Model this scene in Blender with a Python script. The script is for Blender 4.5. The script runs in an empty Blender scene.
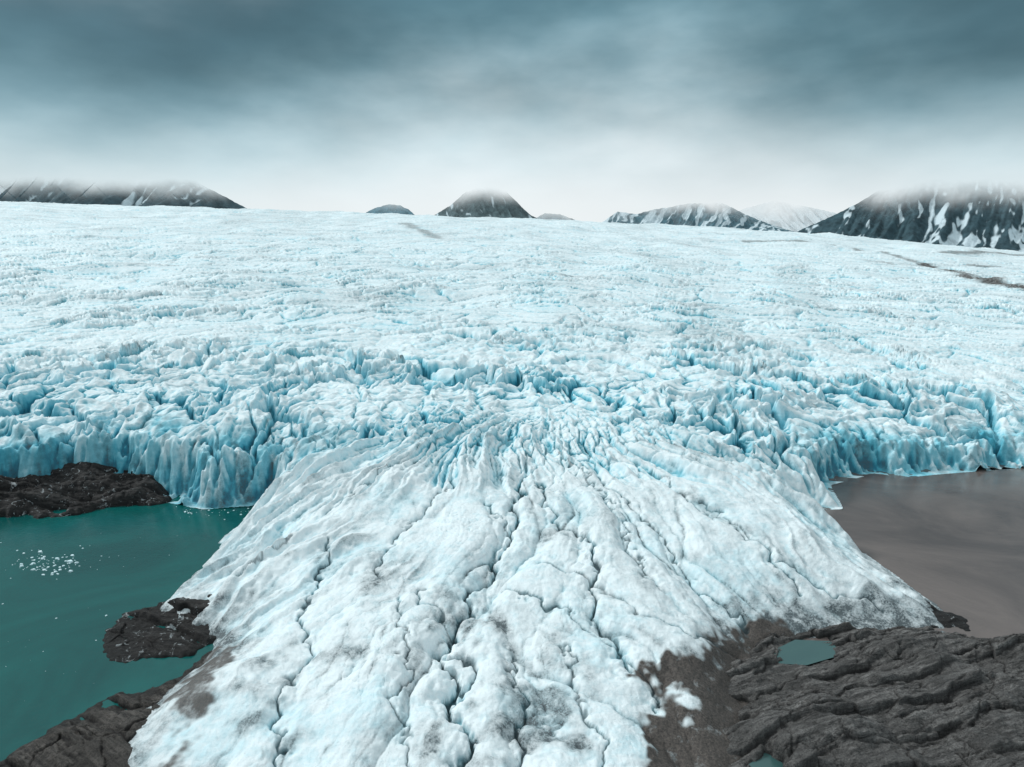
import bpy, math, numpy as np
from mathutils import Vector
f32=np.float32
scene=bpy.context.scene
# ---------------------------------------------------------------- camera
H=100.0; PITCH=math.radians(12.2); FPX=683.0
cam_d=bpy.data.cameras.new("camera"); cam=bpy.data.objects.new("camera",cam_d)
scene.collection.objects.link(cam); scene.camera=cam
cam_d.lens=24.0; cam_d.sensor_width=36.0; cam_d.clip_start=0.5; cam_d.clip_end=60000
cam.location=(0,0,H); cam.rotation_euler=(math.pi/2-PITCH,0,0)
cp,sp=math.cos(PITCH),math.sin(PITCH)
def ray(u,v):
    xc=(u-512)/FPX; yc=-(v-383.5)/FPX
    return np.array([xc, cp+yc*sp, -sp+yc*cp])
def unp(u,v,z=0.0):
    d=ray(u,v); t=(z-H)/d[2]; return (d[0]*t, d[1]*t)
def at_y(u,v,Y):
    d=ray(u,v); t=Y/d[1]; return (d[0]*t, Y, H+d[2]*t)
# ---------------------------------------------------------------- noise
rng=np.random.RandomState(11)
N=1024
P=rng.permutation(N).astype(np.int32)
ang=rng.rand(N)*2*np.pi
GX=np.cos(ang).astype(f32); GY=np.sin(ang).astype(f32)
RX=rng.rand(N).astype(f32); RY=rng.rand(N).astype(f32); RZ=rng.rand(N).astype(f32)
def hsh(i,j,s): return P[(P[(i+s*131)&(N-1)]+j+s*17)&(N-1)]
def pn(x,y,s=0):
    x=np.asarray(x,dtype=f32); y=np.asarray(y,dtype=f32)
    xf=np.floor(x); yf=np.floor(y); xi=xf.astype(np.int32); yi=yf.astype(np.int32)
    x=x-xf; y=y-yf
    u=x*x*x*(x*(x*6-15)+10); w=y*y*y*(y*(y*6-15)+10)
    def g(i,j,a,b):
        h=hsh(i,j,s); return GX[h]*a+GY[h]*b
    n00=g(xi,yi,x,y); n10=g(xi+1,yi,x-1,y); n01=g(xi,yi+1,x,y-1); n11=g(xi+1,yi+1,x-1,y-1)
    a=n00+u*(n10-n00); b=n01+u*(n11-n01)
    return (a+w*(b-a))*f32(1.5)
def fbm(x,y,o=4,s=0,g=.5):
    t=0; a=1.0
    for k in range(o):
        t=t+a*pn(x*2**k+k*7.3,y*2**k-k*3.1,s+k); a*=g
    return t
def rdg(x,y,s=0): 
    n=1-np.abs(pn(x,y,s))*1.5
    return np.clip(n,0,1)
def vor(x,y,s=0):
    x=np.asarray(x,dtype=f32); y=np.asarray(y,dtype=f32)
    xi=np.floor(x).astype(np.int32); yi=np.floor(y).astype(np.int32)
    f1=np.full(x.shape,9,f32); f2=f1.copy(); cz=np.zeros(x.shape,f32)
    for dx in(-1,0,1):
        for dy in(-1,0,1):
            h=hsh(xi+dx,yi+dy,s)
            d=np.hypot(xi+dx+RX[h]-x, yi+dy+RY[h]-y).astype(f32)
            m=d<f1
            f2=np.where(m,f1,np.minimum(f2,d)); cz=np.where(m,RZ[h],cz); f1=np.where(m,d,f1)
    return f1,f2,cz
def ss(a,b,x):
    t=np.clip((x-a)/(b-a),0,1); return t*t*(3-2*t)
def sdist(x,y,poly,closed=True):
    n=len(poly); d2=np.full(x.shape,1e18,f32); ins=np.zeros(x.shape,bool)
    for i in range(n if closed else n-1):
        ax,ay=poly[i]; bx,by=poly[(i+1)%n]
        ex,ey=bx-ax,by-ay; L=ex*ex+ey*ey+1e-9
        px=x-f32(ax); py=y-f32(ay)
        t=np.clip((px*f32(ex)+py*f32(ey))/f32(L),0,1)
        qx=px-t*f32(ex); qy=py-t*f32(ey)
        d2=np.minimum(d2,qx*qx+qy*qy)
        if closed and ay!=by:
            c=((ay>y)!=(by>y))&(px<f32(ex/(by-ay))*py)
            ins^=c
    d=np.sqrt(d2)
    return np.where(ins,d,-d) if closed else d
def box(A,r):
    for ax in(0,1):
        n=A.shape[ax]; pad=[(0,0),(0,0)]; pad[ax]=(r+1,r)
        c=np.cumsum(np.pad(A,pad,mode='edge').astype(np.float64),axis=ax)
        A=(np.take(c,range(2*r+1,n+2*r+1),axis=ax)-np.take(c,range(0,n),axis=ax))/(2*r+1)
    return A.astype(f32)
# ---------------------------------------------------------------- ice outline
ice_px=[(-700,470,6),(-300,474,8),(-100,478,8),(0,480,8),(60,472,8),(125,468,8),(152,478,5),(165,500,0),(205,508,0),
 (250,505,0),(276,498,0),(262,508,0),(245,522,0),(222,545,0),(198,570,0),(168,598,0),(150,618,0),(165,632,0),(205,628,1),(212,642,1),
 (196,664,1),(160,692,1),(130,716,1),(104,745,1),(90,775,1),(85,900,1),(80,1100,1),
 (700,1100,1),(730,900,1),(752,800,1.5),(752,745,1.5),(742,700,1.5),(748,665,1.5),(760,640,1.5),(800,632,1),(860,625,1),(905,629,0),(946,629,0),
 (936,610,0),(905,588,0),(870,562,0),(843,540,0),(815,520,0),(800,507,0),(838,508,0),(826,485,0),(850,478,0),(872,472,0),(905,476,0),(950,472,0),
 (1000,468,0),(1040,466,0),(1250,462,0),(1700,455,0)]
ICE=[unp(*p) for p in ice_px]+[(9000,500),(9000,9000),(-9000,9000),(-9000,500)]
def inland(x,y):
    yy=np.minimum(y,3000)
    tilt=.014+np.where(x>0,.029,.017)*ss(300,1400,y)
    z=26+.0533*(yy-260)-tilt*x-.00004*np.clip(x-600,0,4000)**1.9
    z=z-(6*ss(90,190,x))*(1-ss(300,460,y))
    z=z-np.clip(y-3000,0,9999)*.02
    return z
def macro(x,y,D,Dc=None):
    if Dc is None: Dc=D
    zin=inland(x,y)
    zt=7+19*np.clip((y-95)/165,0,1)**1.1
    k=ss(245,275,y)
    zc=zt*(1-k)+zin*k
    T=1-ss(222,250,y-np.where(x>0,22,0))
    lf=ss(60,-60,x)
    pc=(.50+.16*lf)*ss(-.5,8.5,Dc)+(.28-.06*lf)*ss(3,24,Dc)+(.22-.10*lf)*ss(12,65,D); pt=1-np.exp(-np.clip(D,0,999)/19)
    return zc*(pc*(1-T)+pt*T), T
def hit(u,v):
    d=ray(u,v)
    t=np.concatenate([np.linspace(90,500,1600),np.geomspace(501,6000,1800)])
    x=(d[0]*t).astype(f32); y=(d[1]*t).astype(f32); z=H+d[2]*t
    D=sdist(x,y,ICE); h,_=macro(x,y,D); h=np.where(D>0,h,0)
    i=np.argmax(z<=h); return (float(x[i]),float(y[i]))
# ---------------------------------------------------------------- glacier grid
ys=[74.0]
while ys[-1]<345: ys.append(ys[-1]+(.5 if ys[-1]<98 else .34))
while ys[-1]<4600: ys.append(ys[-1]*(1+.0032 if ys[-1]<3100 else 1.02))
ys=np.array(ys,f32)
us=np.linspace(-1.10,1.10,1300).astype(f32)
X=(us[None,:]*ys[:,None]).astype(f32); Y=np.repeat(ys[:,None],len(us),1).astype(f32)
D=sdist(X,Y,ICE)
w1=pn(X/13,Y/13,3); w2=pn(X/3.6,Y/3.6,4); w0=pn(X/32,Y/40,1)
Dc=D+8.0*w0*ss(240,262,Y)+4.0*w1+1.2*w2+.5*pn(X/1.5,Y/1.5,5)+2*(rdg(X/9,Y/30,2)-.5)
Z,T=macro(X,Y,D+1.5*w1*np.clip(D/4,0,1)+.8*w2,Dc)
# ---- seracs
wx=X+9*pn(X/34,Y/34,6)+2.5*pn(X/9,Y/9,7)+.8*pn(X/3,Y/3,33); wy=Y+9*pn(X/34,Y/34,8)+2.5*pn(X/9,Y/9,9)+.8*pn(X/3,Y/3,34)
patch=fbm(X/80,Y/80,3,20); brk=ss(-.35,.45,patch)
dx2=wx-10; dy2=wy-110; R2=np.hypot(dx2,dy2); t2=np.arctan2(dx2,dy2)
fin1=rdg(t2*13,R2/30,10)**1.7; fin2=rdg(t2*29+4,R2/17,11)**1.3
ty=wy+.0006*wx**2*np.exp(-np.abs(wx)/900)+.25*np.abs(wx)
row1=rdg(wx/60,ty/19,12)**1.8; row2=rdg(wx/26,ty/8.5,17)**1.4
r3=rdg(wx/3.4,wy/3.1,13); r4=rdg(wx/1.5,wy/1.4,14)
f1,f2,cz=vor(t2*17,R2/13,15); crev=1-ss(0,.14,f2-f1)
f1g,f2g,czg=vor(t2*8.5+.3,R2/24+.5,18); crevg=1-ss(0,.14,f2g-f1g)
f1b,f2b,czb=vor(wx/22,ty/9.5,16); crevb=1-ss(0,.13,f2b-f1b)
f1h,f2h,czh=vor(wx/60,ty/24,19); crevh=1-ss(0,.08,f2h-f1h)
near=1-ss(330,520,Y+25*patch)
far_=1-near
rel_n=.34*fin1+.15*fin2+.14*row1+.07*r3+.02*r4+.32*(cz-.5)+.36*(czg-.5)
rel_f=.42*row1+.24*row2+.14*fin1+.08*r3+.24*(czb-.5)+.15*(czh-.5)
rel=rel_n*near+rel_f*far_
A=(14.0*near+(6.0-2.6*ss(600,1400,Y))*far_)*(.36+.86*brk)
ser=A*(rel-.36)
ser-=near*(crev*(.6+3.8*brk)+crevg*(1.5+8*brk))+far_*(crevb*(.4+2.6*brk)+crevh*3.0)*(1-.4*ss(700,1500,Y))+near*crevb*.8
swell=6.5*fbm(X/140,Y/85,2,30)*ss(300,600,Y)+16*fbm(X/520,Y/330,2,31)*ss(800,1800,Y)*(1-.6*ss(2500,3000,Y))
swell+=4.5*(rdg(X/230+Y/500,Y/110,35)-.5)*ss(380,700,Y)
# ---- fan flutes of the tongue
ax,ay=12.0,322.0
dx=X-ax; dy=ay-Y; R=np.hypot(dx,dy)+1e-3
th=np.arctan2(dx,dy)
thw=th+.085*pn(X/55,Y/55,40)+.020*pn(X/17,Y/17,41)+.0065*pn(X/5,Y/5,42)+.003*pn(X/1.9,Y/1.9,66)
side=np.clip(np.abs(th-.05)/.75,0,1)
def ab(*a): return np.clip(np.abs(pn(*a))*1.5,0,1)
b1=ab(thw*5.2+3,R/130,43); b2=ab(thw*9.5+1,R/85,44); b3=ab(thw*21,R/60,45); b4=ab(thw*50,R/44,46); b5=ab(thw*105,R/30,39)
crest=ss(.0,.95,side+.95*(1-ss(75,135,R))+.25*pn(X/30,Y/30,68))
def rel_line(b,k): return crest*(1-b)**1.6*k+(1-crest)*(b**.6)*k
ms=.30+.70*ss(-.35,.45,pn(X/24,Y/30,88)); ms=ms+(1-ms)*.8*crest
g1=(5.8*(rel_line(b1,1)-.5)+3.4*(rel_line(b2,1)-.5)*(.5+.5*ms)+(.7+2.0*crest)*ms*(rel_line(b3,1)-.5)+(.25+1.0*crest)*ms*(rel_line(b4,1)-.5)+(.18+.2*crest)*(rel_line(b5,1)-.5))
fan=g1*(.62+.5*np.clip(R/140,0,1.3))*(.72+.45*side)
lump=vor(X/3.2+.5*pn(X/3,Y/3,36),Y/4.2,37)
fan+=.7*pn(X/10,Y/10,47)+.22*pn(X/4,Y/4,89)+.12*rdg(X/2.2,Y/2.2,48)+.07*pn(X/.9,Y/.9,38)
fan-=.30*(1-ss(0,.07,lump[1]-lump[0]))*ss(.0,.6,pn(X/20,Y/20,69))
fan*=ss(0,16,D)*.85+.15
up=1-ss(60,125,R)
f1c,f2c,czc=vor(thw*20,R/12,49); crevc=1-ss(0,.14,f2c-f1c)
fan+=up*(2.2*(czc-.5)-crevc*2.6)*ss(3,12,D)
rill=np.maximum.reduce([1-ss(.0,.06,b1),(1-ss(0,.085,b2))*.85*ms,(1-ss(0,.12,b3))*.6*ms,(1-ss(0,.16,b4))*.35*ms])
rill*=(1-crest*.85)
Tm=np.clip((1-ss(225,305,Y+12*pn(X/25,Y/25,50)+np.abs(X-15)*.12)),0,1)
edge_att=ss(-1,5,Dc)
relief=(ser*edge_att)*(1-Tm)*(.25+.75*ss(0,16,D))+fan*Tm
Z=Z+relief+swell*(1-Tm)
cl=(1-T)*ss(-1,1,Dc)*(1-ss(9,16,Dc))
Z=Z+cl*(1.7*w2+1.0*pn(X/1.7,Y/1.7,51)+2.2*(rdg(X/5,Y/9,52)-.5))
# ---- melt-water channels
ch_px=[([(524,470),(516,505),(512,530),(492,560),(474,585),(470,605),(452,628),(441,650),(455,672),(452,700),(464,735),(466,800),(470,900)],1.0),
 ([(540,480),(560,520),(588,548),(596,585),(603,628),(628,668)],.75),
 ([(500,585),(540,600),(572,606),(590,630),(640,668),(655,700)],.4),
 ([(585,470),(640,510),(672,548),(700,585),(742,622)],.4),
 ([(650,470),(720,520),(775,560),(830,590),(880,612)],.35),
 ([(455,478),(415,520),(385,550),(372,580)],.45),
 ([(330,540),(318,585),(300,612),(312,650),(280,695),(276,740),(292,800)],.5),
 ([(512,640),(522,690),(520,735),(530,800)],.5),
 ([(455,645),(470,655),(470,672),(455,690)],.7),
 ([(400,470),(345,500),(290,535),(240,570)],.3),
 ([(640,620),(690,640),(735,655)],.35),([(596,585),(630,610),(640,620)],.3),
 ([(420,590),(440,610),(452,628)],.3),([(480,500),(500,520),(512,530)],.3),([(545,560),(575,575),(596,585)],.3),
 ([(395,600),(405,650),(398,700),(410,780)],.3),([(560,640),(575,690),(600,730),(610,800)],.3),
 ([(560,455),(610,500),(640,560),(660,600)],.35),([(700,500),(760,545),(800,590)],.3)]
chan=np.zeros_like(Z)
mx=X+2.8*pn(X/9,Y/9,60)+1.6*pn(X/3.2,Y/3.2,61)+.6*pn(X/1.2,Y/1.2,62); my=Y+2.8*pn(X/9,Y/9,63)+1.6*pn(X/3.2,Y/3.2,64)
nr=ys<330; 
for pts,w in ch_px:
    pl=[hit(*p) for p in pts]
    d=sdist(mx[nr],my[nr],pl,False)
    wv=w*(.8+.6*pn(X[nr]/6,Y[nr]/6,65))
    Z[nr]-=1.7*w*np.exp(-(d/(3.2*w+.6))**2)+1.8*w*(1-ss(.3*w,.9*w+.3,d))
    chan[nr]=np.maximum(chan[nr],(1-ss(.3*wv,.7*wv+.22,d))*min(1,.55+w*.5))
# ---------------------------------------------------------------- colour masks
sp_=np.gradient(Y,axis=0)
cav1=np.clip((box(Z,2)-Z)/(sp_*1.0+.05),0,1.5); b8=box(Z,8); cav2=np.clip((b8-Z)/(sp_*3.2+.4),0,1.2); b25=box(Z,24); cav3=np.clip((b25-Z)/(sp_*7+1.5),0,1)  # hollow depth; paints AO-like crease shade into the ice masks below
cvx=np.clip((Z-b8)/(sp_*3.2+.4),0,1)
dzy=np.gradient(Z,axis=0)/sp_; dzx=np.gradient(Z,axis=1)/np.gradient(X,axis=1)
slope=np.hypot(dzx,dzy)
bpatch=fbm(X/55,Y/40,3,71)
bp=ss(-.35,.6,bpatch)
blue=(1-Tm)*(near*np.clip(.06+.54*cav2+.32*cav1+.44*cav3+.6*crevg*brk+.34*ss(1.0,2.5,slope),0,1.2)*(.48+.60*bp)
      +far_*(.45+.6*bp)*(.09+.52*cav1+.48*cav2+.22*cav3+.25*crevh))  # deep-ice tint, with painted shade in the hollows
blue*=1-.35*ss(600,1800,Y)
cliff=(1-T)*(1-ss(9,30,D+6*w1))
blue=np.maximum(blue,cliff*(.32+.42*pn(X/14,Y/14,72)+.16*ss(1,3,slope)+.35*cav2-.3*ss(.1,.7,pn(X/5,Y/7,73))))
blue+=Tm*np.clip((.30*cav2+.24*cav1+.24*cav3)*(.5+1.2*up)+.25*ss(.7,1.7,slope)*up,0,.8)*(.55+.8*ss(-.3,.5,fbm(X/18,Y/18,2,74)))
blue=np.clip(blue+Tm*.10*ss(0,.6,fbm(X/26,Y/26,2,90)),0,1)
dn=fbm(X/32,Y/26,4,75); dn2=fbm(X/6,Y/5,3,76)
dirt_shade=(1-Tm)*ss(-.1,.9,dn+.5*dn2)*(.26*near+.14*far_)*(.4+.6*cvx)  # mask holds surface dust and, further down, painted hollow shade
fl=pn(np.arctan2(X-10,Y+150)*15+.25*pn(X/200,Y/200,92),Y/1500,93)
dirt_shade+=(1-Tm)*far_*(.20*ss(.0,.8,fbm(wx/300,ty/40,3,81))+.12*ss(.1,.6,pn(wx/90,ty/14,91))+.10*ss(.15,.6,fl))
dirt_shade+=(1-Tm)*(.14*near*cav1+.24*far_*cav1*cav2)  # crease shade painted in by hollow depth
dirt_shade+=cliff*ss(.0,.6,pn(X/4,Y/9,77)+.5*dn2)*.35
low=1-ss(100,190,Y-22*dn)
strk=pn(thw*34,R/9,85)+.6*pn(thw*80,R/5,86)
dirt_shade+=Tm*(.03+.50*low)*ss(-.15,.8,dn2*.6+.8*dn+.5*strk+.3*(1-3*b3))
dirt_shade+=Tm*.16*ss(.1,.8,strk+.7*dn)
dirt_shade+=Tm*rill*(.65+.2*dn2)*(.25+.75*ss(-.4,.45,pn(X/22,Y/22,82)))
dirt_shade+=Tm*(.32*cav1+.20*cav2)*(.25+.75*ss(-.3,.5,pn(X/15,Y/15,87)+.5*strk))  # tongue hollows: settled dust plus painted occlusion
dirt_shade+=Tm*.20*crest*(1-ss(0,.14,b3))*ss(-.2,.5,pn(X/10,Y/10,78))
rim=Tm*(1-ss(2,14,D+8*dn2+6*dn))*(1-ss(150,225,Y))
dirt_shade=np.clip(dirt_shade+.7*rim+.22*Tm*(1-ss(0,9,D+2*dn2)),0,1)
mud=np.zeros_like(Z)
mud_poly=[hit(*p) for p in[(640,676),(672,664),(705,672),(728,640),(770,625),(800,640),(790,700),(790,800),(700,830),(655,800),(652,740),(668,712),(690,722),(705,708),(682,694)]]
md=sdist(X[nr],Y[nr],mud_poly)
mud[nr]=ss(-1.5,1.6,md+2.6*dn2[nr]+1.8*pn(X[nr]/2,Y[nr]/2,79)+2*strk[nr]+1.3)
mp2=[hit(*p) for p in[(160,705),(185,680),(215,640),(250,640),(225,700),(205,740),(185,767),(150,767),(165,735)]]
md=sdist(X[nr],Y[nr],mp2); mud[nr]=np.maximum(mud[nr],.8*ss(-.5,3,md+5*dn2[nr]-1.5+2*strk[nr]))
far=[([(745,244),(800,246),(850,250),(900,258),(940,262),(1040,267)],10,.55),([(925,266),(965,276),(1000,286),(1030,292),(1090,300)],14,.85),([(406,228),(430,236),(448,240)],16,.45),([(830,241),(900,248),(1030,256)],14,.6),([(860,262),(930,270),(1040,276)],7,.35)]
fr=ys>400
for pts,w,a in far:
    pl=[hit(*p) for p in pts]
    d=sdist(X[fr],Y[fr],pl,False)
    mud[fr]=np.maximum(mud[fr],a*(1-ss(.3*w,1.7*w,d+w*.7*dn[fr])))
cols=np.stack([blue,dirt_shade,chan,mud],-1).astype(f32)

def grid_mesh(name,X,Y,Z,cols=None,keep=None,mat=None,smooth=True):
    r,c=X.shape
    idx=np.arange(r*c,dtype=np.int32).reshape(r,c)
    q=np.stack([idx[:-1,:-1],idx[:-1,1:],idx[1:,1:],idx[1:,:-1]],-1).reshape(-1,4)
    if keep is not None:
        k=(keep[:-1,:-1]|keep[:-1,1:]|keep[1:,1:]|keep[1:,:-1]).reshape(-1); q=q[k]
    used=np.zeros(r*c,bool); used[q.ravel()]=True
    remap=np.cumsum(used).astype(np.int32)-1
    q=remap[q]
    co=np.stack([X,Y,Z],-1).reshape(-1,3)[used].astype(f32)
    me=bpy.data.meshes.new(name)
    me.vertices.add(len(co)); me.vertices.foreach_set('co',co.ravel())
    me.loops.add(q.size); me.loops.foreach_set('vertex_index',q.ravel())
    me.polygons.add(len(q)); me.polygons.foreach_set('loop_start',np.arange(0,q.size,4,dtype=np.int32))
    me.polygons.foreach_set('loop_total',np.full(len(q),4,np.int32))
    if smooth: me.polygons.foreach_set('use_smooth',np.ones(len(q),bool))
    if cols is not None:
        a=me.color_attributes.new('masks','FLOAT_COLOR','POINT'); a.data.foreach_set('color',cols.reshape(-1,4)[used].ravel())
    me.update(calc_edges=True)
    ob=bpy.data.objects.new(name,me); scene.collection.objects.link(ob)
    if mat: me.materials.append(mat)
    return ob
# ---------------------------------------------------------------- material helpers
class M:
    def __init__(s,name):
        s.m=bpy.data.materials.new(name); s.m.use_nodes=True; s.t=s.m.node_tree; s.n=s.t.nodes; s.n.clear()
        s.out=s.n.new('ShaderNodeOutputMaterial'); s.b=s.n.new('ShaderNodeBsdfPrincipled'); s.l(s.b.outputs[0],s.out.inputs[0])
        s.pos=s.n.new('ShaderNodeNewGeometry').outputs['Position']
    def l(s,a,b): s.t.links.new(a,b)
    def set(s,sock,v):
        if isinstance(v,bpy.types.NodeSocket): s.l(v,sock)
        else: sock.default_value=v
    def math(s,op,a,b=0.0,clamp=False):
        n=s.n.new('ShaderNodeMath'); n.operation=op; n.use_clamp=clamp; s.set(n.inputs[0],a); s.set(n.inputs[1],b); return n.outputs[0]
    def noise(s,sc,det=5,rough=.6,vec=None,dist=0):
        n=s.n.new('ShaderNodeTexNoise'); s.l(vec or s.pos,n.inputs['Vector']); n.inputs['Scale'].default_value=sc
        n.inputs['Detail'].default_value=det; n.inputs['Roughness'].default_value=rough; n.inputs['Distortion'].default_value=dist; return n.outputs[0]
    def ramp(s,f,stops):
        n=s.n.new('ShaderNodeValToRGB'); s.l(f,n.inputs[0]); e=n.color_ramp.elements
        while len(e)<len(stops): e.new(.5)
        for i,(p,c) in enumerate(stops):
            e[i].position=p; e[i].color=(*c,1) if isinstance(c,tuple) else (c,c,c,1)
        return n.outputs[0]
    def rng(s,f,a,b,c=0.,d=1.):
        n=s.n.new('ShaderNodeMapRange'); s.set(n.inputs[0],f)
        for i,v in enumerate((a,b,c,d)): n.inputs[i+1].default_value=v
        return n.outputs[0]
    def mix(s,f,a,b,t='MIX'):
        n=s.n.new('ShaderNodeMix'); n.data_type='RGBA'; n.blend_type=t; s.set(n.inputs[0],f)
        for i,v in ((6,a),(7,b)):
            if isinstance(v,tuple): n.inputs[i].default_value=(*v,1)
            else: s.l(v,n.inputs[i])
        return n.outputs[2]
    def bump(s,h,dist,st=1.,nrm=None):
        n=s.n.new('ShaderNodeBump'); s.l(h,n.inputs['Height']); n.inputs['Distance'].default_value=dist; n.inputs['Strength'].default_value=st
        if nrm: s.l(nrm,n.inputs['Normal'])
        return n.outputs[0]
    def attr(s):
        n=s.n.new('ShaderNodeAttribute'); n.attribute_name='masks'
        sep=s.n.new('ShaderNodeSeparateColor'); s.l(n.outputs['Color'],sep.inputs[0])
        return sep.outputs[0],sep.outputs[1],sep.outputs[2],n.outputs['Alpha']
    def fin(s,col,rough=.6,spec=.3,nrm=None):
        s.set(s.b.inputs['Base Color'],col if not isinstance(col,tuple) else (*col,1)); s.set(s.b.inputs['Roughness'],rough); s.b.inputs['Specular IOR Level'].default_value=spec
        if nrm: s.l(nrm,s.b.inputs['Normal'])
        return s.m
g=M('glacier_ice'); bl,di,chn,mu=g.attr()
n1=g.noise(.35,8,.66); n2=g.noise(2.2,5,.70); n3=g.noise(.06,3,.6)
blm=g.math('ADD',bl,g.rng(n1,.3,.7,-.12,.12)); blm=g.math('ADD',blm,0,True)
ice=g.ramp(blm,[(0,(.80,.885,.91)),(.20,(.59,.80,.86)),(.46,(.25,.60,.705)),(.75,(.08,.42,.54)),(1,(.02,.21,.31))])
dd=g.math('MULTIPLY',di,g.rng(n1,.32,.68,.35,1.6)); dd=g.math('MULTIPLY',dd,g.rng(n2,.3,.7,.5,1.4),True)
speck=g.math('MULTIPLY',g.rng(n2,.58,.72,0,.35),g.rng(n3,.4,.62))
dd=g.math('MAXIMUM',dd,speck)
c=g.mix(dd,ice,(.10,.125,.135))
mm=g.math('MULTIPLY',mu,g.rng(n1,.25,.5,.6,1.15),True)
mudc=g.mix(g.rng(n2,.35,.65),(.04,.037,.035),(.115,.10,.09))
c=g.mix(mm,c,mudc)
c=g.mix(g.math('MULTIPLY',chn,.95),c,(.018,.048,.06))
h=g.math('ADD',g.math('MULTIPLY',n1,1.0),g.math('MULTIPLY',n2,.4))
nr_=g.bump(h,.7,.75)
ICEM=g.fin(c,g.rng(chn,0,1,.62,.3),.25,nr_)
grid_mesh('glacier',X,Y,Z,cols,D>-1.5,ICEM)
# ---------------------------------------------------------------- rock
def rockmat(name,dark,light,snow=0.,ang=.3,cv=.6):
    r=M(name)
    sv=r.n.new('ShaderNodeVectorRotate'); sv.rotation_type='Z_AXIS'; r.l(r.pos,sv.inputs['Vector']); sv.inputs['Angle'].default_value=-ang
    m=r.n.new('ShaderNodeVectorMath'); m.operation='MULTIPLY'; r.l(sv.outputs[0],m.inputs[0]); m.inputs[1].default_value=(.10,1.0,.9)
    st=r.noise(.8,10,.74,m.outputs[0],.4); bb=r.noise(.12,6,.6); fn=r.noise(3.0,7,.75)
    c=r.ramp(st,[(.38,tuple(dark)),(.47,tuple((d+l)/2*.8 for d,l in zip(dark,light))),(.60,tuple(light))])
    c=r.mix(r.rng(bb,.40,.62,.0,.7),c,tuple(x*.38 for x in light))
    c=r.mix(r.rng(fn,.46,.64,0,.65),c,(.02,.02,.021))
    sz=r.n.new('ShaderNodeSeparateXYZ'); r.l(r.pos,sz.inputs[0])
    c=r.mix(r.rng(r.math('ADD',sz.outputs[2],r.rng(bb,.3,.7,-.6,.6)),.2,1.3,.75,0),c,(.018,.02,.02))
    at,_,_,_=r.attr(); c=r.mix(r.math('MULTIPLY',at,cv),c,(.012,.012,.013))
    if snow:
        s2=r.noise(.35,6,.7,dist=1.5); c=r.mix(r.rng(s2,.60,.66,0,snow),c,(.6,.66,.68))
    hh=r.math('ADD',st,r.math('MULTIPLY',fn,.4))
    return r.fin(c,.75,.3,r.bump(hh,2.2,1.))
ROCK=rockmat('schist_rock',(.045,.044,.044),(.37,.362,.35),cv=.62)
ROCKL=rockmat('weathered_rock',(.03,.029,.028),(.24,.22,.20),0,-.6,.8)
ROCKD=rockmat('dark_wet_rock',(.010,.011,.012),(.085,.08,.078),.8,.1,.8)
def rock(name,px,hmax,w,step,mat,seed,pools=(),a=.35,amp=1.,z0=0):
    poly=[unp(u,v,z0) for u,v in px]; px_=np.array(poly)
    gx=np.arange(px_[:,0].min()-4,px_[:,0].max()+4,step); gy=np.arange(px_[:,1].min()-4,px_[:,1].max()+4,step)
    X,Y=np.meshgrid(gx,gy); X=X.astype(f32); Y=Y.astype(f32)
    D=sdist(X,Y,poly)+1.8*pn(X/6,Y/6,seed)+.9*pn(X/2,Y/2,seed+1)+3*pn(X/17,Y/17,seed+9)
    Dc=np.clip(D,0,None)
    h=hmax*(1-np.exp(-Dc/w))*(.75+.7*fbm(X/30,Y/18,3,seed+2))
    q=(-X*math.sin(a)+Y*math.cos(a)+2.6*pn(X/40,Y/26,seed+3)+.6*pn(X/9,Y/6,seed+4)+.3*pn(X/2.5,Y/2,seed+14)+.12*pn(X/.9,Y/.9,seed+24))
    al=X*math.cos(a)+Y*math.sin(a)
    def saw(q): fr=q-np.floor(q); return np.where(fr<.08,fr/.08,(1-fr)/.92)
    k=ss(0,4,D)*amp
    f1,f2,cz=vor(al/17+.25*pn(X/5,Y/5,seed+6),q/8,seed+7)
    f1s,f2s,czs=vor(al/4.5+.35*pn(X/3,Y/3,seed+17),q/2.2,seed+18)
    m0=ss(-.25,.35,pn(X/16,Y/11,seed+20))
    m1=.25+.75*ss(-.3,.4,pn(al/22,q/9,seed+15)); m2=(.10+.90*ss(-.2,.4,pn(al/9,q/5,seed+16)))*(.3+.7*m0)
    q1=q+2.5*cz; q2=q+1.3*czs
    h+=k*(1.9*m1*(saw(q1/7.5)-.5)+.7*m2*(saw(q2/2.6+.3)-.5)+.25*m2*(saw(q2/.95)-.5)+.12*(saw(q2/.5)-.5))
    ck=(1-ss(0,.035,f2-f1)); cks=(1-ss(0,.05,f2s-f1s))*m0
    h+=k*(1.7*(cz-.5)+.65*(czs-.5)*m0-.6*ck-.30*cks)
    h+=k*(.38*fbm(X/3,Y/3,3,seed+8)+.10*pn(X/.8,Y/.8,seed+12))
    h=np.where(D<0,D*.6-.1,h)
    for pp,lev in pools:
        pd=sdist(X,Y,[unp(u,v,lev) for u,v in pp])+1.4*pn(X/3,Y/3,seed+11)+.6*pn(X/1.1,Y/1.1,seed+13)
        kk=ss(-2.2,.6,pd); h=h*(1-kk)+(lev-1.)*kk
    h=h.astype(f32)
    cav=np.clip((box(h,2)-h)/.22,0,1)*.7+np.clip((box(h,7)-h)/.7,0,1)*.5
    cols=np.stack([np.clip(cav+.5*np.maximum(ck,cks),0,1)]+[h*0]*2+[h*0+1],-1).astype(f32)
    return grid_mesh(name,X,Y,h,cols,D>-3,mat)
poolA=[(780,653),(798,644),(822,645),(830,654),(806,661),(788,660)]
poolB=[(745,785),(754,768),(768,758),(780,764),(786,778),(765,792)]
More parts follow.
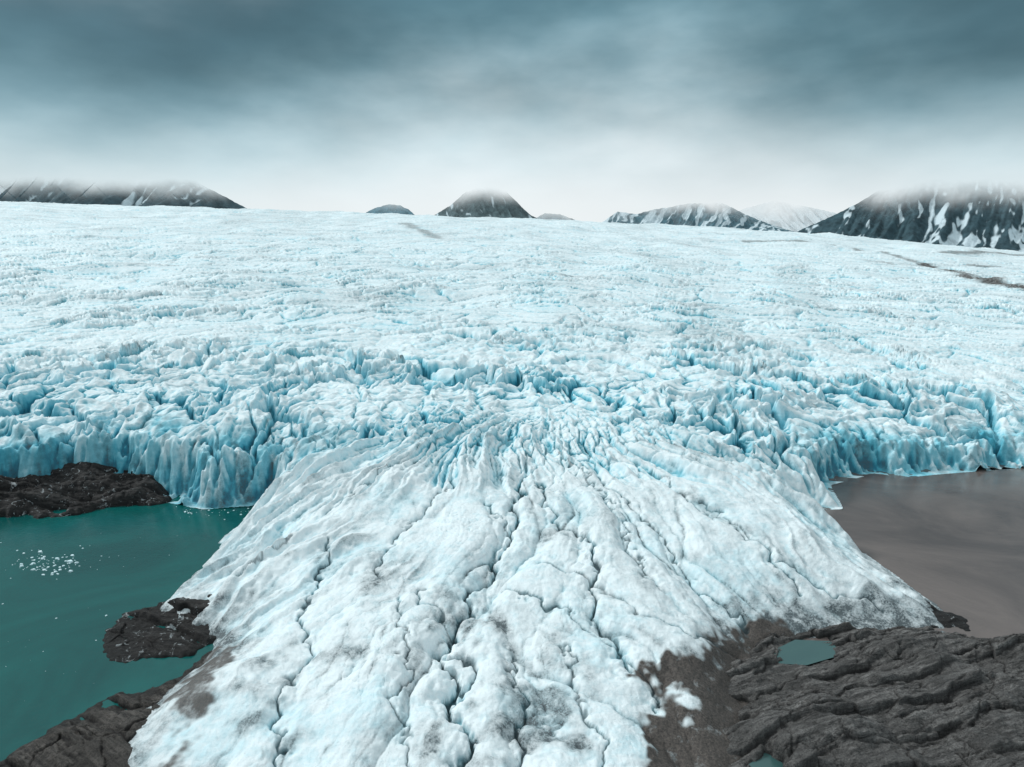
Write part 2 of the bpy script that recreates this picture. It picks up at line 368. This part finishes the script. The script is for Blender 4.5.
rock('bedrock_shore',[(700,700),(735,655),(775,632),(835,626),(905,628),(955,634),(1024,640),(1150,652),(1400,690),(1700,1000),(1300,1150),(640,1150),(660,850),(690,760)],5.2,6,.24,ROCK,100,[(poolA,1.6),(poolB,1.6)],a=.3)
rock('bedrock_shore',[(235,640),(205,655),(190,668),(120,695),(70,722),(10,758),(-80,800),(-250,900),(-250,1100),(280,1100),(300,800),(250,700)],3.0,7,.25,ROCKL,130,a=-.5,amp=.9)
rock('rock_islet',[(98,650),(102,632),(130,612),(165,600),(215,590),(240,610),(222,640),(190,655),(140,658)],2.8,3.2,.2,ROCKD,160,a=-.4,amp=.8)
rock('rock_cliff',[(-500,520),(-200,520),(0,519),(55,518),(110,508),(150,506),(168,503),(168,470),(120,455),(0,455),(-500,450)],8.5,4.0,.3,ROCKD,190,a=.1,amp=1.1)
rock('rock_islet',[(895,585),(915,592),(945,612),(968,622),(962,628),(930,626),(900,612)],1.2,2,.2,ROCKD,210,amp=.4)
# ---------------------------------------------------------------- water
def sheet(name,pts,z,mat):
    me=bpy.data.meshes.new(name); me.from_pydata([(x,y,z) for x,y in pts],[],[list(range(len(pts)))]); me.update()
    ob=bpy.data.objects.new(name,me); scene.collection.objects.link(ob); me.materials.append(mat); return ob
def water(name,c1,c2,rough,bd,spec=.5):
    w=M(name); n=w.noise(.016,6,.62,dist=2.); n5=w.noise(.8,4,.6); n6=w.noise(.15,3,.5)
    c=w.mix(w.rng(n,.35,.65),c1,c2)
    return w.fin(c,rough,spec,w.bump(w.math('ADD',n5,n6),bd,.35))
WT=water('teal_water',(.0015,.062,.060),(.003,.095,.088),.15,.14,.3)
WB=water('silty_water',(.090,.076,.072),(.155,.129,.119),.16,.16,.5)
WP=water('pool_water',(.035,.09,.09),(.045,.11,.105),.2,.04)
sheet('fjord_water',[(20,-30000),(20,700),(-30000,700),(-30000,-30000)],0,WT)
sheet('silty_lagoon_water',[(20,-30000),(30000,-30000),(30000,700),(20,700)],0,WB)
def bbox(pp,lev):
    a=np.array([unp(u,v,lev) for u,v in pp]); c=a.mean(0); return [tuple(c+(p-c)*1.5) for p in a]
sheet('meltwater_pool',bbox(poolA,1.6),1.6,WP)
sheet('meltwater_pool',bbox(poolB,1.6),1.6,WP)
# ---------------------------------------------------------------- floating ice
import bmesh
bm=bmesh.new(); rr=np.random.RandomState(5)
def chunk(x,y,s):
    n=rr.randint(5,8); a0=rr.rand()*6
    ring=[]; el=.5+.5*rr.rand()
    for k in range(n):
        a=a0+2*math.pi*k/n; r=s*(.6+.5*rr.rand()); ring.append((x+r*math.cos(a),y+r*el*math.sin(a)))
    b=[bm.verts.new((p[0],p[1],-.1)) for p in ring]; t=[bm.verts.new((x+(p[0]-x)*.75,y+(p[1]-y)*.75,s*(.2+.25*rr.rand()))) for p in ring]
    for k in range(n): bm.faces.new((b[k],b[(k+1)%n],t[(k+1)%n],t[k]))
    bm.faces.new(t)
for i in range(110):
    u=rr.normal(48,20); v=rr.normal(562,7)-(u-48)*.08; x,y=unp(u,v); chunk(x,y,abs(rr.normal(0,.38))+.1)
for u,v,s in[(70,562,1.3),(40,552,.9),(76,563,.9),(33,570,.8),(52,575,.6),(60,570,.8)]: x,y=unp(u,v); chunk(x,y,s)
for i in range(90):
    u=rr.uniform(-150,230); v=rr.uniform(525,720); x,y=unp(u,v)
    if sdist(np.array([x],f32),np.array([y],f32),ICE)[0]<-2: chunk(x,y,rr.rand()**3*.4+.06)
for i in range(60):
    u=rr.uniform(170,275); v=rr.normal(512,3); x,y=unp(u,v)
    if sdist(np.array([x],f32),np.array([y],f32),ICE)[0]<-1: chunk(x,y,rr.rand()**2*.5+.1)
me=bpy.data.meshes.new('floating_ice'); bm.to_mesh(me); bm.free()
fo=bpy.data.objects.new('floating_ice',me); scene.collection.objects.link(fo)
fi=M('brash_ice'); me.materials.append(fi.fin(fi.mix(fi.noise(1.2),(.75,.86,.88),(.5,.75,.8)),.5,.3))
# ---------------------------------------------------------------- mountains
def mountain(name,sil,Yd,W,base,seed,fade,snowamt,rock_haze=(.035,.05,.058),gul=1.,shear=.5,snowc=(.60,.71,.76),nx=420,ny=130,sc=1.):  # rock colour comes tinted bluish, with distance haze painted in
    pts=np.array([at_y(u,v,Yd) for u,v in sil])
    xs=np.linspace(pts[0,0],pts[-1,0],nx); top=np.interp(xs,pts[:,0],pts[:,2])
    t=np.linspace(-1,1,ny); Xm,Tm_=np.meshgrid(xs,t); Xm=Xm.astype(f32)
    prof=(1-np.abs(Tm_)); topg=np.repeat(top[None,:],ny,0); hgt=topg-base
    Ym=(Yd+Tm_*W).astype(f32)
    fall=Xm+shear*(Ym-Yd)
    gl=rdg(fall/(150*sc)+.2*pn(Xm/200,Ym/200,seed),Ym/900,seed+1)*.6+rdg(fall/(60*sc),Ym/400,seed+2)*.3+rdg(fall/25,Ym/200,seed+3)*.12
    sh=np.clip(4*prof*(1-prof),0,1)
    Zm=base+hgt*prof**1.05-gul*sh*(1-gl)*np.clip(hgt,20,200)*.38+3*fbm(Xm/30,Ym/30,3,seed+5)
    sn=rdg(fall/(70*sc)+.35*pn(Xm/90,Ym/90,seed+6),Ym/700,seed+7)+.25*pn(Xm/35,Ym/60,seed+8)+.3*pn(Xm/260,Ym/150,seed+9)+(.55-gl)*.4
    snow=ss(.93-snowamt,1.05-snowamt,sn)
    cols=np.stack([snow,snow*0,snow*0,snow*0+1],-1).astype(f32)
    m=M(name+'_surface'); s,_,_,_=m.attr(); nn=m.noise(.02,6,.65); n7=m.noise(.003,4,.5)
    c=m.mix(m.rng(nn,.35,.65),tuple(x*.65 for x in rock_haze),tuple(x*1.5 for x in rock_haze)); c=m.mix(m.math('MULTIPLY',s,m.rng(nn,.3,.5,.6,1.),True),c,snowc)
    m.fin(c,.9,.1,m.bump(nn,8,.5))
    if fade:
        za=at_y(512,fade[0],Yd)[2]; zb=at_y(512,fade[1],Yd)[2]
        sz=m.n.new('ShaderNodeSeparateXYZ'); m.l(m.pos,sz.inputs[0])
        z=m.math('ADD',sz.outputs[2],m.rng(n7,.3,.7,-(zb-za)*.25,(zb-za)*.25))
        mr=m.n.new('ShaderNodeMapRange'); mr.interpolation_type='SMOOTHSTEP'; m.l(z,mr.inputs[0]); mr.inputs[1].default_value=za; mr.inputs[2].default_value=zb; mr.inputs[3].default_value=fade[2]; mr.inputs[4].default_value=0
        m.l(mr.outputs[0],m.b.inputs['Alpha'])  # alpha fades summits into cloud; its upper cap stands in for haze
    return grid_mesh(name,Xm,Ym,Zm,cols,None,m.m)
mountain('mountain',[(-350,150),(-150,145),(0,150),(60,150),(130,158),(172,168),(195,180),(218,193),(245,207),(262,216)],4300,420,150,300,(206,180,.92),-.04,(.05,.085,.10),shear=-.5)
mountain('mountain',[(360,216),(374,208),(388,204),(400,205),(408,209),(416,216)],5200,250,150,320,(215,195,.8),.0,(.10,.21,.26),.4)
mountain('mountain',[(422,222),(436,214),(450,205),(465,192),(485,184),(504,188),(518,203),(532,216),(548,222),(556,228)],4600,330,140,340,(213,190,.9),-.10,(.085,.125,.135))
mountain('mountain',[(520,226),(545,213),(560,214),(576,220),(586,228)],5400,200,150,350,(230,205,.8),.0,(.08,.17,.21),.4)
mountain('mountain',[(590,234),(602,222),(618,211),(636,214),(655,209),(690,203),(722,202),(745,214),(770,224),(800,234)],5000,380,110,360,(224,199,.86),.26,(.06,.13,.16),sc=1.4,shear=-.6)
mountain('mountain',[(690,236),(720,218),(745,208),(775,200),(815,208),(850,216),(880,238)],6200,400,100,380,(228,198,.42),.9,(.2,.27,.3))
mountain('mountain',[(770,252),(800,230),(830,217),(860,202),(885,186),(920,168),(980,150),(1060,140),(1250,125),(1500,125)],3900,600,10,400,(220,182,.95),.12,(.04,.075,.09),1.,-.8,nx=800,ny=240,sc=1.1)
# ---------------------------------------------------------------- sky
w=bpy.data.worlds.new("World"); scene.world=w; w.use_nodes=True; t=w.node_tree; nd=t.nodes; nd.clear()
out=nd.new('ShaderNodeOutputWorld'); bg=nd.new('ShaderNodeBackground'); t.links.new(bg.outputs[0],out.inputs[0])
SUN_EL,SUN_ROT=math.radians(38),math.radians(-68)
sky=nd.new('ShaderNodeTexSky'); sky.sky_type='NISHITA'; sky.sun_disc=False; sky.sun_elevation=SUN_EL; sky.sun_rotation=SUN_ROT
tc=nd.new('ShaderNodeTexCoord'); sx=nd.new('ShaderNodeSeparateXYZ'); t.links.new(tc.outputs['Generated'],sx.inputs[0])
def mth(op,a,b=0.,clamp=False):
    n=nd.new('ShaderNodeMath'); n.operation=op; n.use_clamp=clamp
    for i,v in enumerate((a,b)):
        if isinstance(v,(int,float)): n.inputs[i].default_value=v
        else: t.links.new(v,n.inputs[i])
    return n.outputs[0]
cv=nd.new('ShaderNodeVectorMath'); cv.operation='MULTIPLY'; t.links.new(tc.outputs['Generated'],cv.inputs[0]); cv.inputs[1].default_value=(1,1,2.4)
def nz(sc,det,ro,off=0.):
    ad=nd.new('ShaderNodeVectorMath'); t.links.new(cv.outputs[0],ad.inputs[0]); ad.inputs[1].default_value=(off,off*.7,off*1.3)
    n=nd.new('ShaderNodeTexNoise'); t.links.new(ad.outputs[0],n.inputs['Vector']); n.inputs['Scale'].default_value=sc; n.inputs['Detail'].default_value=det; n.inputs['Roughness'].default_value=ro; return n.outputs[0]
a=nz(1.9,4,.5,3.); b=nz(4.5,5,.5,8.); c3=nz(3.0,5,.5,5.)
amp=mth('MULTIPLY',sx.outputs[2],5.0,True)
el=mth('ADD',sx.outputs[2],mth('MULTIPLY',mth('MULTIPLY',mth('SUBTRACT',a,.5),.20),amp))
el=mth('ADD',el,mth('MULTIPLY',mth('MULTIPLY',mth('SUBTRACT',b,.5),.16),amp))
dev=mth('MULTIPLY',mth('ABSOLUTE',mth('SUBTRACT',sx.outputs[0],.10)),.08)
el=mth('ADD',el,dev)
rp=nd.new('ShaderNodeValToRGB'); t.links.new(el,rp.inputs[0]); rp.color_ramp.interpolation='B_SPLINE'; e=rp.color_ramp.elements
st=[(0.0,(.91,.96,.975)),(.07,(.88,.94,.965)),(.125,(.65,.785,.83)),(.175,(.39,.55,.61)),(.225,(.20,.345,.405)),(.28,(.095,.20,.245)),(.35,(.065,.15,.19)),(.48,(.38,.49,.54)),(.7,(.86,.98,1.04)),(1,(1.0,1.15,1.22))]
while len(e)<len(st): e.new(.5)
for i,(p,c) in enumerate(st): e[i].position=p; e[i].color=(*c,1)
sc=nd.new('ShaderNodeVectorMath'); sc.operation='SCALE'; t.links.new(sky.outputs[0],sc.inputs[0]); sc.inputs['Scale'].default_value=.08
mx_=nd.new('ShaderNodeMix'); mx_.data_type='RGBA'; mx_.inputs[0].default_value=.95; t.links.new(sc.outputs[0],mx_.inputs[6]); t.links.new(rp.outputs[0],mx_.inputs[7])
var=mth('ADD',1.0,mth('MULTIPLY',mth('MULTIPLY',mth('SUBTRACT',c3,.5),1.2),amp))
s2=nd.new('ShaderNodeVectorMath'); s2.operation='SCALE'; t.links.new(mx_.outputs[2],s2.inputs[0]); t.links.new(var,s2.inputs['Scale'])
t.links.new(s2.outputs[0],bg.inputs[0]); bg.inputs[1].default_value=.96
sd=bpy.data.lights.new('sun','SUN'); sd.energy=2.05; sd.angle=math.radians(10); sd.color=(.985,1,.995)
so=bpy.data.objects.new('sun',sd); scene.collection.objects.link(so)
dv=Vector((math.sin(SUN_ROT)*math.cos(SUN_EL),math.cos(SUN_ROT)*math.cos(SUN_EL),math.sin(SUN_EL)))
so.rotation_euler=dv.to_track_quat('Z','Y').to_euler()
scene.view_settings.view_transform='Standard'; scene.view_settings.look='None'; scene.view_settings.exposure=0
